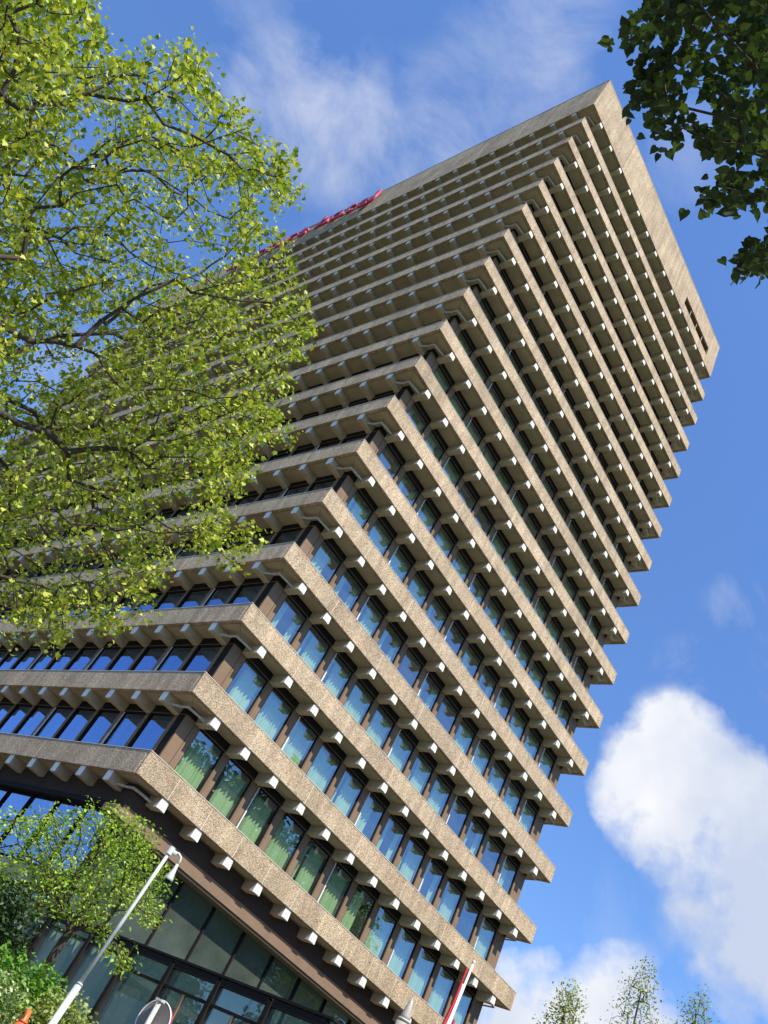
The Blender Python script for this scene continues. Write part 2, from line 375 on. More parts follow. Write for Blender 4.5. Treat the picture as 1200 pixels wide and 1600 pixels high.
items += [(face_mat('R', 15.9, tower_top), pm(4.72, tower_top - sz1)), (face_mat('R', 15.9, sz0), pm(4.72, sz0 - top_bot)), (face_mat('R', 20.62, tower_top), pm(LX - 20.62, topH))]
place('fascia_panel', items, T)
for k in range(NF):
    z = GZ + k * H
    MB().box(.012, LX - .012, .010, .130, z - .742, z - .006).obj('parapet_core', M['mortar'], T)
    MB().box(.010, .130, .132, LY - .15, z - .742, z - .006).obj('parapet_core', M['mortar'], T)

# slabs, copings, soffits ------------------------------------------------------
for k in range(NF + 1):
    z = GZ + k * H
    MB().box(.02, LX - .02, .02, LY - .02, z - .70, z - .5).obj('floor_slab', M['slab'], T)
    if k < NF:
        c = MB()
        c.box(-.012, LX + .012, -.012, .16, z + .002, z + .022); c.box(-.012, .16, .16, LY + .012, z + .002, z + .022)
        c.box(LX - .16, LX + .012, .16, LY + .012, z + .002, z + .022); c.box(.16, LX - .16, LY - .16, LY + .012, z + .002, z + .022)
        c.obj('coping', M['coping'], T)
    # fascias of the two rear faces
    bz = z if k < NF else tower_top
    b0 = z - FH
    MB().box(LX - .14, LX, .145, LY - .145, b0, bz).obj('rear_fascia', M['agg'], T)
    MB().box(.0, LX, LY - .14, LY, b0, bz).obj('rear_fascia', M['agg'], T)
c = MB(); z = tower_top
c.box(-.02, LX + .02, -.02, .2, z + .002, z + .03); c.box(-.02, .2, .2, LY + .02, z + .002, z + .03); c.box(LX - .2, LX + .02, .2, LY + .02, z + .002, z + .03); c.box(.2, LX - .2, LY - .2, LY + .02, z + .002, z + .03)
c.obj('coping', M['coping'], T)
MB().box(.15, LX - .15, .15, LY - .15, z - .6, z - .4).obj('roof', M['roof'], T)
s0, s1 = .165, D + .02
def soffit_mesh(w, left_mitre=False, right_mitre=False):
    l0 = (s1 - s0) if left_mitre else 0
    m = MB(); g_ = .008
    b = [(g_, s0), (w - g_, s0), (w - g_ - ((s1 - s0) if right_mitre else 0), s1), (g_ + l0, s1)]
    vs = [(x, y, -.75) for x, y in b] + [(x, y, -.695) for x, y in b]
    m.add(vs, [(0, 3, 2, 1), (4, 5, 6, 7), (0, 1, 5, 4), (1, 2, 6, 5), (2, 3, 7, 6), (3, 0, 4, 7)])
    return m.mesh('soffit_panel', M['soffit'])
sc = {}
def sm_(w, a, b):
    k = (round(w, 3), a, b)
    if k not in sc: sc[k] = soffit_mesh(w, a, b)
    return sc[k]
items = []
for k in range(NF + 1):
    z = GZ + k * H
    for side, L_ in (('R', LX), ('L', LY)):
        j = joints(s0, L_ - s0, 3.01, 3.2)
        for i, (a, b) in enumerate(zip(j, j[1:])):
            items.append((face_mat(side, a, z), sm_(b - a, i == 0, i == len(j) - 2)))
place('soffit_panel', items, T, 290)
rear = MB()
for k in range(NF + 1):
    z = GZ + k * H
    rear.box(LX - s1, LX - s0, s1 + .01, LY - s1 - .01, z - .75, z - .70); rear.box(s1 + .01, LX - s1 - .01, LY - s1, LY - s0, z - .75, z - .70)
rear.obj('rear_soffit', M['soffit'], T, kind='stuff')

# brackets ----------------------------------------------------------------------
bm_ = MB()
w, c_ = .15, .018
prof = [(-w, -.08), (-w, -.33 + c_), (-w + c_, -.33), (w - c_, -.33), (w, -.33 + c_), (w, -.08)]
y0, y1 = .05, D + .01
vs = [(x, y0 + c_, z) for x, z in prof] + [(x, y1, z) for x, z in prof]
vs += [(x * .88, y0, z * (1 if z > -.1 else .955)) for x, z in prof]
n = 6
fs = [(i, (i + 1) % n, n + (i + 1) % n, n + i) for i in range(n)] + [(2 * n + i, 2 * n + (i + 1) % n, (i + 1) % n, i) for i in range(n)] + [tuple(range(3 * n - 1, 2 * n - 1, -1)), tuple(range(n, 2 * n))]
bm_.add(vs, fs); bm_.mi = [0] * 6 + [1] * 7 + [0]
bm_.v = [(x, y, z + .08 - .752) for x, y, z in bm_.v]
# stretch the depth so the underside sits .33 below the soffit
bm_.v = [(x, y, (-.752 if z > -.76 else -.752 + (z + .752) * 1.32)) for x, y, z in bm_.v]
zt_, zb_ = -.756, bm_.v[2][2]
bmesh_plain = bm_.mesh('bracket', [M['bracket'], M['tip']])
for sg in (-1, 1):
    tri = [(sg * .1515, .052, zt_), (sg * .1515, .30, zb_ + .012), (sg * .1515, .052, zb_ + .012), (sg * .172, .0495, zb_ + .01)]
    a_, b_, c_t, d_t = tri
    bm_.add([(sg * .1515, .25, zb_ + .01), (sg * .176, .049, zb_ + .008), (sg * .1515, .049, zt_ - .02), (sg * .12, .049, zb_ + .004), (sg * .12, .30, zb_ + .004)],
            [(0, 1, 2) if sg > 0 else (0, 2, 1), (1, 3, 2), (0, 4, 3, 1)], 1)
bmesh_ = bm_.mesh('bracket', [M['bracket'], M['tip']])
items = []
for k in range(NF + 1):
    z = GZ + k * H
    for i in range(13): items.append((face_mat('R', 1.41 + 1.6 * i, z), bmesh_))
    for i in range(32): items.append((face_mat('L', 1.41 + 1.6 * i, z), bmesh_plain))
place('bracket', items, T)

# drain pipes that step round the corners ---------------------------------------
for k in range(NF + 1):
    z = GZ + k * H - .95
    MB().tube([(.42, 1.27, z - .02), (.55, .95, z), (.56, .58, z), (.90, .52, z), (1.27, .45, z - .02)], .043, 8).obj('drain_pipe', M['galv'], T)
    MB().tube([(LX - 1.27, .38, z - .02), (LX - .95, .45, z), (LX - .52, .5, z), (LX - .4, 1.27, z - .02)], .034, 7).obj('drain_pipe', M['galv'], T)

# wall behind: head panels, window units, corner panels ---------------------------
HEAD0, HEAD1 = 1.86, 2.15           # above the floor line (top of the band)
for k in range(NF):
    z = GZ + k * H
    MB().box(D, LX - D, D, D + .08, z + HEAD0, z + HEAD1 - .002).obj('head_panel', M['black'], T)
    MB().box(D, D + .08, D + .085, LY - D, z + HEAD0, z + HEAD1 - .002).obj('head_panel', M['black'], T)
    # thin bright drip line under the head
    MB().box(D + .02, LX - D - .02, D - .012, D + .0, z + HEAD0 - .012, z + HEAD0 + .008).obj('drip_trim', M['brown'], T)
    MB().box(D - .012, D, D + .02, LY - D - .02, z + HEAD0 - .012, z + HEAD0 + .008).obj('drip_trim', M['brown'], T)
    # corner panels
    MB().box(D + .003, 1.27, D, D + .06, z - .5, z + HEAD0 - .015).obj('corner_panel', M['brown'], T)
    MB().box(D, D + .06, D + .063, .90, z - .5, z + HEAD0 - .015).obj('corner_panel', M['brown'], T)
    MB().box(D, D + .06, .925, 1.27, z - .5, z + HEAD0 - .015).obj('corner_panel', M['black'], T)
    MB().box(20.49, LX - D, D, D + .06, z - .5, z + HEAD0 - .015).obj('corner_panel', M['brown'], T)
    MB().box(D, D + .06, 1.28 + 31 * 1.6 + .01, LY - D, z - .5, z + HEAD0 - .015).obj('corner_panel', M['brown'], T)
Z0, Z1 = -.5, HEAD0 - .014
def window_frame(pipe, left):
    m = MB(); d = D
    pw = .26 if not left else .20
    m.box(.012, pw, d - .0, d + .06, Z0, Z1, 0)                       # brown cladding beside the pane
    m.box(pw, pw + .035, d + .02, d + .10, Z0, Z1, 1)
    m.box(1.50, 1.535, d + .02, d + .10, Z0, Z1, 1)                     # black jamb
    m.box(1.540, 1.588, d - .015, d + .05, Z0, Z1, 0 if not left else 1)                   # narrow strip
    m.box(pw + .035, 1.50, d + .02, d + .10, Z1 - .05, Z1, 1)           # head
    m.box(pw + .035, 1.50, d + .02, d + .10, Z0, Z0 + .06, 1)
    m.box(pw + .035, 1.50, d + .11, d + .115, Z1 - .20, Z1 - .05, 1)
    if pipe: m.box(1.50 if left else .30, 1.53 if left else .335, d - .03, d + .01, Z0, Z1 - .05, 2); m.box(1.495 if left else .293, 1.535 if left else .342, d - .04, d + .012, Z0, Z0 + 1.42, 2)
    return m.mesh('window', [M['brown'], M['black'], M['white']])
fm = {(p_, l_): window_frame(p_, l_) for p_ in (0, 1) for l_ in (0, 1)}
pane = MB().add([(.29, D + .055, Z0 + .06), (1.505, D + .055, Z0 + .06), (1.505, D + .055, Z1 - .045), (.29, D + .055, Z1 - .045)], [(0, 1, 2, 3)]).mesh('pane', M['glass'])
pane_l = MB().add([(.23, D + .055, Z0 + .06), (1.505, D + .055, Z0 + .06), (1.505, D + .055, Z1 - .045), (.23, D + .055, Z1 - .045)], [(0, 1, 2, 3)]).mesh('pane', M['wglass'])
def curtain_mesh(spans, depth, z0, z1, m_, name='curtain', amp=.07, per=.17, seed=0):
    r_ = random.Random(seed); mb = MB()
    for a, b in spans:
        n_ = max(8, int((b - a) / per * 7)); ph = r_.random() * 6; vs = []
        for i in range(n_ + 1):
            x = a + (b - a) * i / n_
            q = math.sin(2 * math.pi * x / per + ph + 1.3 * math.sin(x * 5.1 + ph))
            y = depth + amp * q * (0.7 + .3 * math.sin(x * 11 + ph))
            vs += [(x, y, z0), (x + .012 * math.sin(x * 9 + ph), y * 1.0, z1)]
        mb.add(vs, [(2 * i, 2 * i + 2, 2 * i + 3, 2 * i + 1) for i in range(n_)])
    me = mb.mesh(name, m_); me.polygons.foreach_set('use_smooth', [True] * len(me.polygons)); return me
zc0, zc1 = -.45, 1.80
curt = [curtain_mesh([(.27, 1.52)], D + .22, zc0, zc1, M['curtain'], amp=.075, per=.15, seed=1),
        curtain_mesh([(.27, 1.10)], D + .22, zc0, zc1, M['curtain'], seed=2),
        curtain_mesh([(.27, .72), (1.2, 1.52)], D + .24, zc0, zc1, M['curtain'], seed=3),
        curtain_mesh([(.62, 1.52)], D + .22, zc0, zc1, M['curtain'], amp=.07, per=.19, seed=4),
        curtain_mesh([(.27, .55), (.75, 1.52)], D + .21, zc0, zc1, M['curtain'], amp=.055, per=.14, seed=5)]
items = []; rw = random.Random(3)
for k in range(NF):
    z = GZ + k * H
    for i in range(12):
        c = rw.choice([0, 0, 0, 1, 2, 3, 4, 4, None] if k else [0, 0, 4, 1, 3, 0])
        items.append((face_mat('R', 1.28 + 1.6 * i, z), fm[(1 if i % 3 == 2 else 0, 0)], [('pane', pane)] + ([('curtain', curt[c])] if c is not None else [])))
    for i in range(31):
        c = rw.choice([0, 1, 2, None, None])
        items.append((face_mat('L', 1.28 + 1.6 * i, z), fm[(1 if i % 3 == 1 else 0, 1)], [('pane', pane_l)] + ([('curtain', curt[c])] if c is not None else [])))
place('window', items, T)

# inner core, ceilings and rear walls ------------------------------------------------
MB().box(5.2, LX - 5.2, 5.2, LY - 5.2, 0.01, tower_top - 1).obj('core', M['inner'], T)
pt = MB()
for k in range(NF):
    z = GZ + k * H
    for i in range(0, 13, 2):
        x = 1.28 + 1.6 * i; pt.box(x - .05, x + .05, D + .12, 5.19, z - .499, z + HEAD1 - .01)
    for i in range(0, 32, 2):
        y = 1.28 + 1.6 * i
        if y > 5.3: pt.box(D + .12, 5.19, y - .05, y + .05, z - .499, z + HEAD1 - .01)
pt.obj('partition', M['ceiling'], T, kind='stuff')
MB().box(LX - D - .1, LX - D, D + .062, LY - D, GZ - .7, top_bot - .01).obj('rear_wall', M['brown'], T)
MB().box(D + .065, LX - D - .105, LY - D - .1, LY - D, GZ - .7, top_bot - .01).obj('rear_wall', M['brown'], T)
# slot in the top band
MB().box(15.95, 20.58, .45, .5, sz0 - .05, sz1 + .05).obj('slot_back', M['inner'], T)
sl = MB(); sl.box(15.9, 20.62, .12, .45, sz0 - .03, sz0, 0); sl.box(15.9, 20.62, .12, .45, sz1, sz1 + .03, 0); sl.box(15.87, 15.9, .1, .45, sz0, sz1, 0); sl.box(20.62, 20.65, .1, .45, sz0, sz1, 0)
sl.obj('slot_lining', M['brown'], T)
for i in range(4):
    x = 15.92 + i * 1.17; MB().box(x, x + .03, .08, .12, sz0 + .001, sz1 - .001).obj('slot_post', M['coping'], T)
MB().box(15.92, 20.6, .06, .09, sz0 + .05, sz0 + .09).obj('slot_rail', M['coping'], T)

# ground storey under the lowest band -------------------------------------------------
PX = .66
MB().box(PX, LX - PX, PX, D - .002, GZ - 1.74, GZ - FH - .06).obj('upper_cladding', M['shadebrown'], T)  # dark colour stands for the shade under the band
MB().box(PX, D - .002, D, LY - PX, GZ - 1.45, GZ - FH - .06).obj('upper_cladding', M['shadebrown'], T)
for i in range(13):
    xa = 1.28 + 1.6 * (i - 1) if i else PX
    MB().box(xa + .01, 1.28 + 1.6 * i - .01 if i < 12 else LX - PX, PX - .02, PX - .001, GZ - 1.74, GZ - 1.42).obj('sunlit_cladding_strip', M['brown'], T)  # lighter brown stands for the sunlit foot of the same cladding
MB().box(.18, LX - .18, .18, D - .01, GZ - 1.90, GZ - 1.67).obj('ledge', M['brown'], T)
MB().box(.24, LX - .24, .24, D - .02, GZ - 1.98, GZ - 1.905).obj('ledge', M['brown'], T)
MB().box(PX - .1, D - .02, D + .01, LY - PX, GZ - 1.62, GZ - 1.46).obj('ledge', M['black'], T)  # ledge like the front one, black here in place of shade
def glass_wall(side, a0, step, count, z0, z1, depth, mw=.07, name='glazing', mullion='mullion', gm=None, skip=()):
    for i in range(count):
        a = a0 + step * i
        m = MB().box(0, mw, depth - .08, depth + .06, z0, z1).mesh(mullion, M['black'])
        o_ = link(bpy.data.objects.new(mullion, m), T); o_.matrix_local = face_mat(side, a, 0)
        if i < count - 1 and i not in skip:
            g_ = MB().add([(mw, depth, z0), (step, depth, z0), (step, depth, z1), (mw, depth, z1)], [(0, 1, 2, 3)]).mesh('pane', gm or M['lglass'])
            o_ = link(bpy.data.objects.new('pane', g_), T); o_.matrix_local = face_mat(side, a, 0)
PT = GZ - 4.65                 # top of the glass pavilion
glass_wall('R', .84, 1.607, 13, 0, GZ - 1.92, D + .06)
glass_wall('L', .94, 1.72, 30, GZ - 3.62, GZ - 1.56, D, gm=M['wglass'], mw=.04)
MB().box(.60, D, 2.7, LY - D, GZ - 4.30, GZ - 3.75).obj('spandrel', M['soffit'], T)
glass_wall('L', .94, 1.72, 30, 0, GZ - 4.352, D + .02)
MB().box(D + .3, LX - D - .3, D + .3, LY - D - .3, GZ - .71, GZ - .705).obj('lobby_ceiling', M['ceiling'], T)
MB().box(1.2, 5.1, 5.25, 12, GZ - 4.3, GZ - 4.0).obj('mezzanine', M['ceiling'], T)
MB().box(D + .2, LX - 5.2, 5.12, 5.19, 0.01, GZ - .72).obj('lobby_wall', M['ceiling'], T)
cm = MB()
for x in (3.2, 8, 12.8, 17.6): cm.box(x, x + .5, 3.4, 3.9, 0, GZ - .8)
cm.obj('column', M['ceiling'], T, kind='stuff')

# glass pavilion in front of the ground storey ------------------------------------------
P = empty('glass_pavilion', (D, .8, 0)); tag(P, 'single storey glass entrance pavilion with dark frames in front of the tower', 'building')
def pobj(mb, name, mt, **k):
    mb.v = [(x - D, y - .8, z) for x, y, z in mb.v]; return mb.obj(name, mt, P, **k)
ys = [.74, -1.36, -3.13, -4.80, -6.50, -8.15, -9.8]
for i, y in enumerate(ys):
    wd = .065
    pobj(MB().box(D - .06, D + .14, y - wd, y + wd, 0, PT - .07), 'mullion', M['black'])
    if i:
        ya, yb = ys[i] + wd, ys[i - 1] - wd
        pobj(MB().box(D - .03, D + .08, ya, yb, PT - .15, PT - .01), 'transom', M['black'])
        pobj(MB().box(D - .02, D + .06, ya, yb, PT - .56 if i > 2 else PT - .34, PT - .50 if i > 2 else PT - .28), 'transom', M['black'])
        pobj(MB().add([(D + .02, ya, 0), (D + .02, yb, 0), (D + .02, yb, PT - .16), (D + .02, ya, PT - .16)], [(0, 3, 2, 1)]), 'pane', M['lglass'])
    if i in (4, 5): pobj(MB().box(D - .02, D + .05, (ya + yb) / 2 - .03, (ya + yb) / 2 + .03, 0, PT - .56), 'door_stile', M['brown'])
pobj(MB().add([(D, -9.85, PT + .0), (16, -9.85, PT + .0), (16, .76, PT + .0), (D, .76, PT + .0)], [(0, 1, 2, 3)]), 'added_roof_pane', M['lglass'])  # unseen glass roof, added so that sun reaches the drapes
pobj(MB().box(D - .05, D + .1, -9.9, .76, PT + .01, PT + .06), 'roof_edge', M['black'])
pobj(MB().box(D + .1, 16, -9.9, -9.8, PT + .01, PT + .06), 'roof_edge', M['black'])
for i, x in enumerate(np.arange(D + 1.7, 16, 1.65)):
    pobj(MB().box(x - .06, x + .06, -9.86, -9.72, 0, PT - .01), 'mullion', M['black'])
pobj(MB().add([(D + .02, -9.8, 0), (16, -9.8, 0), (16, -9.8, PT - .02), (D + .02, -9.8, PT - .02)], [(0, 1, 2, 3)]), 'front_pane', M['lglass'])
def cur_y(ya, yb, z0, z1, dx, seed):
    me = curtain_mesh([(ya, yb)], dx, z0, z1, M['lcurtain'], amp=.06, per=.26, seed=seed)
    o_ = link(bpy.data.objects.new('drape', me), P); o_.matrix_local = Matrix(((0, 1, 0, 0), (1, 0, 0, -.8), (0, 0, 1, 0), (0, 0, 0, 1)))
cur_y(-3.08, .64, 0, PT - .36, .20, 3); cur_y(-4.78, -3.2, 0, PT - .98, .22, 8)
pobj(MB().box(5.0, 5.1, -9.6, .7, 0, PT - .6), 'inner_wall', M['inner'])

# ------------------------------------------------------------------ rooftop sign
SG = empty('rooftop_sign', (-.26, 29, GZ + 50.0)); tag(SG, 'magenta lettered sign running along the top band above the big leafy tree', 'sign')
def letters(text, y_left, zb, size, mats, parent, step):
    """text read from -x side: runs towards -y; each letter one mesh"""
    y = y_left
    for ch in text:
        if ch != ' ':
            cu = bpy.data.curves.new('letter', 'FONT'); cu.body = ch; cu.size = size; cu.extrude = .09; cu.offset = .035; cu.resolution_u = 3
            tmp = bpy.data.objects.new('letter', cu); COL.objects.link(tmp)
            bpy.context.view_layer.update()
            me = bpy.data.meshes.new_from_object(tmp.evaluated_get(bpy.context.evaluated_depsgraph_get()))
            COL.objects.unlink(tmp); bpy.data.objects.remove(tmp)
            xs = [v.co.x for v in me.vertices]; x0, x1 = min(xs), max(xs); wid = x1 - x0
            for v in me.vertices:
                a, b, c2 = v.co; v.co = (-.0 - c2, -(a - x0), b)
            me.flip_normals() if False else None
            me.materials.clear(); me.materials.append(mats[0]); me.materials.append(mats[1])
            for pl in me.polygons: pl.material_index = 0 if abs(pl.normal.x) > .7 else 1
            me.name = 'letter'; o_ = bpy.data.objects.new('letter', me); link(o_, parent)
            o_.location = (0, y - parent.location.y, zb - parent.location.z)
            y -= wid + .34
        else: y -= .95
    return y
yl = letters('mercure hotel', 38.45, GZ + 50.0, 2.85, (M['sign'], M['signside']), SG, 1.4)
for zz in (50.45, 51.7):
    m_ = MB().box(.13, .17, -8.3, 9.3, zz - 50.0, zz - 49.95); m_.obj('sign_rail', M['black'], SG)
mm = MB()
for yy in np.arange(-8, 9.2, 1.9): mm.box(.17, .349, yy, yy + .05, .45, 1.75)
mm.obj('sign_bracket', M['black'], SG)

# ------------------------------------------------------------------ trees
BARK = plain('bark', (0.055, 0.042, 0.03), 0.9, var=0.3, scale=12, bump=0.5)
BARKP = plain('mottled_bark', (0.14, 0.12, 0.085), 0.9, var=0.4, scale=5, bump=0.4)
def arr_mesh(name, V, F, mats, smooth=False):
    me = bpy.data.meshes.new(name); V = np.asarray(V, np.float32); F = np.asarray(F, np.int32); k = F.shape[1]
    me.vertices.add(len(V)); me.vertices.foreach_set('co', V.ravel())
    me.loops.add(F.size); me.loops.foreach_set('vertex_index', F.ravel())
    me.polygons.add(len(F)); me.polygons.foreach_set('loop_start', np.arange(0, F.size, k, dtype=np.int32)); me.polygons.foreach_set('loop_total', np.full(len(F), k, np.int32))
    for m_ in mats: me.materials.append(m_)
    me.update(calc_edges=True)
    if smooth: me.polygons.foreach_set('use_smooth', np.ones(len(F), bool))
    return me
def skeleton(trunk, pts, seg=0.5, alpha=0.3, wig=0.06, droop=0.0, start=0):
    """every attractor is joined to the cheapest node already grown"""
    nodes = [np.array(p, float) for p in trunk]; par = [-1] + list(range(len(trunk) - 1))
    path = [0.0]
    for i in range(1, len(nodes)): path.append(path[-1] + np.linalg.norm(nodes[i] - nodes[i - 1]))
    order = np.argsort(np.linalg.norm(pts - nodes[-1], axis=1)); cap = len(nodes) + len(pts) * 30
    A = np.zeros((cap, 3)); A[:len(nodes)] = nodes; PL = np.zeros(cap); PL[:len(nodes)] = path; n = len(nodes); base = len(nodes)
    PL[:start] = 1e6; tips = []
    for i in order:
        p = pts[i]; dd = np.linalg.norm(A[:n] - p, axis=1); j = int(np.argmin(dd + alpha * PL[:n])); L_ = dd[j]
        if L_ < 0.05: continue
        m = max(1, int(round(L_ / seg))); a = A[j].copy(); prev = j
        off = rng.normal(0, wig * L_, 3); off[2] += 0.10 * L_ - droop * L_
        for s_ in range(1, m + 1):
            u = s_ / m; q = a + (p - a) * u + off * 4 * u * (1 - u) * .5 + (rng.normal(0, wig * seg * .5, 3) if s_ < m else 0)
            A[n] = q; PL[n] = PL[prev] + np.linalg.norm(q - A[prev]); par.append(prev); prev = n; n += 1
        tips.append(prev)
    return A[:n], np.array(par), tips
def branch_mesh(name, A, par, mat_, rt=0.006, power=2.4, sides=6, rmax=None, parent=None, cull=0.0):
    n = len(A); r = np.zeros(n); kids = np.zeros(n, int)
    for i in range(n - 1, 0, -1):
        if r[i] == 0: r[i] = rt ** power
        r[par[i]] += r[i]; kids[par[i]] += 1
    r = r ** (1 / power)
    if rmax: r = np.minimum(r * 1.0, rmax)
    dirs = np.zeros((n, 3)); dirs[0] = A[1] - A[0]
    dirs[1:] = A[1:] - A[par[1:]]
    dirs /= np.maximum(np.linalg.norm(dirs, axis=1, keepdims=True), 1e-6)
    ref = np.tile(np.array([[.31, .87, .12]]), (n, 1)); u = np.cross(dirs, ref); u /= np.maximum(np.linalg.norm(u, axis=1, keepdims=True), 1e-6); v = np.cross(dirs, u)
    ang = np.arange(sides) * 2 * np.pi / sides; cs, sn = np.cos(ang), np.sin(ang)
    idx = np.array([i for i in range(1, n)])
    ring = (u[idx, None, :] * cs[None, :, None] + v[idx, None, :] * sn[None, :, None])
    rp = np.minimum(r[par[idx]], r[idx] * 1.25)
    a = A[par[idx]][:, None, :] + ring * rp[:, None, None]; b = A[idx][:, None, :] + ring * r[idx][:, None, None]
    V = np.concatenate([a, b], 1).reshape(-1, 3); k = np.arange(sides); k2 = (k + 1) % sides
    q = np.stack([k, k2, k2 + sides, k + sides], 1); F = (np.arange(len(idx))[:, None, None] * 2 * sides + q[None]).reshape(-1, 4)
    o_ = bpy.data.objects.new(name, arr_mesh(name, V, F, [mat_], True)); return link(o_, parent), r
def leaf_shape(kind):
    if kind == 'plane':
        out_ = [(0, 0), (.16, -.06), (.50, .10), (.34, .26), (.62, .52), (.30, .54), (.22, .70), (0, 1.0), (-.22, .70), (-.30, .54), (-.62, .52), (-.34, .26), (-.50, .10), (-.16, -.06)]
    elif kind == 'heart':
        out_ = [(0, .02), (.20, -.08), (.42, .06), (.46, .32), (.32, .62), (.12, .86), (0, 1.08), (-.12, .86), (-.32, .62), (-.46, .32), (-.42, .06), (-.20, -.08)]
    elif kind == 'oval':
        out_ = [(0, 0), (.24, .28), (.25, .6), (0, 1.0), (-.25, .6), (-.24, .28)]
    else:
        out_ = [(0, 0), (.45, .35), (0, 1.0), (-.45, .35)]
    c = (0, .42); V = [(c[0], c[1], 0)] + [(x, y, .28 * abs(x) - .12 * (y - .4) ** 2) for x, y in out_]
    n = len(out_); F = [(0, 1 + i, 1 + (i + 1) % n) for i in range(n)]
    return np.array(V), np.array(F)
def rand_frames(n, up=0.55, side=None):
    nz = rng.normal(0, 1, (n, 3)); nz[:, 2] = np.abs(nz[:, 2]) + up * 2.2; nz /= np.linalg.norm(nz, axis=1, keepdims=True)
    d = rng.normal(0, 1, (n, 3)) if side is None else side + rng.normal(0, .55, (n, 3))
    d -= nz * (d * nz).sum(1, keepdims=True); d /= np.maximum(np.linalg.norm(d, axis=1, keepdims=True), 1e-6)
    x = np.cross(d, nz); return np.stack([x, d, nz], 2)         # columns
def leaves_mesh(name, pos, Rm, size, kind, mat_):
    V0, F0 = leaf_shape(kind); V = np.einsum('nij,kj->nki', Rm, V0) * size[:, None, None] + pos[:, None, :]
    F = (np.arange(len(pos))[:, None, None] * len(V0) + F0[None]).reshape(-1, 3)
    return arr_mesh(name, V.reshape(-1, 3), F, [mat_])
def add_leaves(parent, pos, Rm, size, kind, mat_, singles=0, crown='foliage'):
    """largest leaves in view as leaf objects, all others one foliage part"""
    if singles:
        q = (pos - CAM) @ R.T; x = 600 + FPX * q[:, 0] / q[:, 2]; y = 800 + FPX * q[:, 1] / q[:, 2]
        vis = (q[:, 2] > 0) & (x > 0) & (x < 1200) & (y > 0) & (y < 1600)
        sc_ = np.where(vis, size / np.linalg.norm(pos - CAM, axis=1), 0); top = np.argsort(-sc_)[:singles]
        V0, F0 = leaf_shape(kind); me = arr_mesh('leaf', V0, F0, [mat_])
        for i in top:
            o_ = bpy.data.objects.new('leaf', me); link(o_, parent); m_ = Matrix.Identity(4)
            for a in range(3):
                for b in range(3): m_[a][b] = Rm[i, a, b] * size[i]
                m_[a][3] = pos[i, a] - parent.location[a]
            o_.matrix_local = m_
        keep = np.ones(len(pos), bool); keep[top] = False; pos, Rm, size = pos[keep], Rm[keep], size[keep]
    o_ = bpy.data.objects.new(crown, leaves_mesh(crown, pos - np.array(parent.location), Rm, size, kind, mat_)); link(o_, parent); o_['kind'] = 'stuff'
    return o_
def inside(poly, x, y):
    c = np.zeros(len(x), bool); j = len(poly) - 1
    for i in range(len(poly)):
        xi, yi = poly[i]; xj, yj = poly[j]
        c ^= ((yi > y) != (yj > y)) & (x < (xj - xi) * (y - yi) / (yj - yi + 1e-9) + xi); j = i
    return c
def twigs(tips_p, per, rad, base_dir=None, flat=1.0):
    """leaf positions in small sprays round each tip"""
    n = len(tips_p); c = np.repeat(tips_p, per, 0); o_ = np.clip(rng.normal(0, rad, (n * per, 3)), -1.6 * rad, 1.6 * rad); o_[:, 2] *= flat
    return c + o_
LP = leafmat('spring_plane_leaf', (0.13, 0.21, 0.02), (0.36, 0.455, 0.045), (0.66, 0.69, 0.14), trans=0.32)
LH = leafmat('linden_leaf', (0.02, 0.042, 0.014), (0.032, 0.064, 0.02), (0.07, 0.12, 0.03), trans=0.28, rough=0.35)
LS = leafmat('small_tree_leaf', (0.11, 0.22, 0.02), (0.30, 0.46, 0.045), (0.52, 0.66, 0.12), trans=0.36)
LD = leafmat('dark_leaf', (0.02, 0.045, 0.015), (0.035, 0.07, 0.02), (0.055, 0.10, 0.03), trans=0.2)
LB = leafmat('birch_leaf', (0.20, 0.27, 0.07), (0.33, 0.40, 0.11), (0.46, 0.52, 0.18), trans=0.35)
LV = leafmat('variegated_leaf', (0.09, 0.18, 0.03), (0.22, 0.34, 0.10), (0.60, 0.64, 0.36), trans=0.3)
LL = leafmat('bright_shrub_leaf', (0.07, 0.18, 0.02), (0.12, 0.28, 0.03), (0.20, 0.38, 0.05), trans=0.35)

# --- plane tree on the left, in young leaf
poly = [(-40, -40), (135, -40), (150, 40), (165, 62), (150, 95), (185, 100), (250, 75), (305, 70), (312, 100), (330, 140), (345, 150), (368, 170), (385, 200), (412, 225), (455, 255), (466, 300), (448, 322), (420, 300), (395, 330),
        (420, 345), (440, 380), (452, 420), (470, 440), (478, 470), (490, 520), (470, 560), (430, 560), (452, 600), (446, 640), (400, 610), (455, 680), (430, 700), (380, 690), (350, 740), (395, 730), (362, 765), (350, 800), (408, 845), (372, 880), (330, 850),
        (280, 870), (250, 900), (225, 950), (180, 985), (130, 960), (100, 1010), (40, 990), (-40, 1010)]
def sample_view(poly_, n, d0, d1, box):
    P_ = []
    while len(P_) < n:
        x = rng.uniform(box[0], box[1], 4000); y = rng.uniform(box[2], box[3], 4000); k = inside(poly_, x, y)
        for a, b in zip(x[k], y[k]): P_.append(at(a, b, rng.uniform(d0, d1)))
    return np.array(P_[:n])
pin = sample_view(poly, 2700, 10.5, 15.0, (-40, 495, -40, 1010))
pin2 = sample_view([(-40, -40), (120, -40), (110, 120), (60, 330), (30, 600), (-40, 900)], 330, 9.5, 14.5, (-40, 120, -40, 900))
pout = sample_view([(-700, -600), (120, -600), (120, -45), (-45, -45), (-45, 1010), (-700, 900)], 420, 9, 16, (-700, 120, -600, 1010))
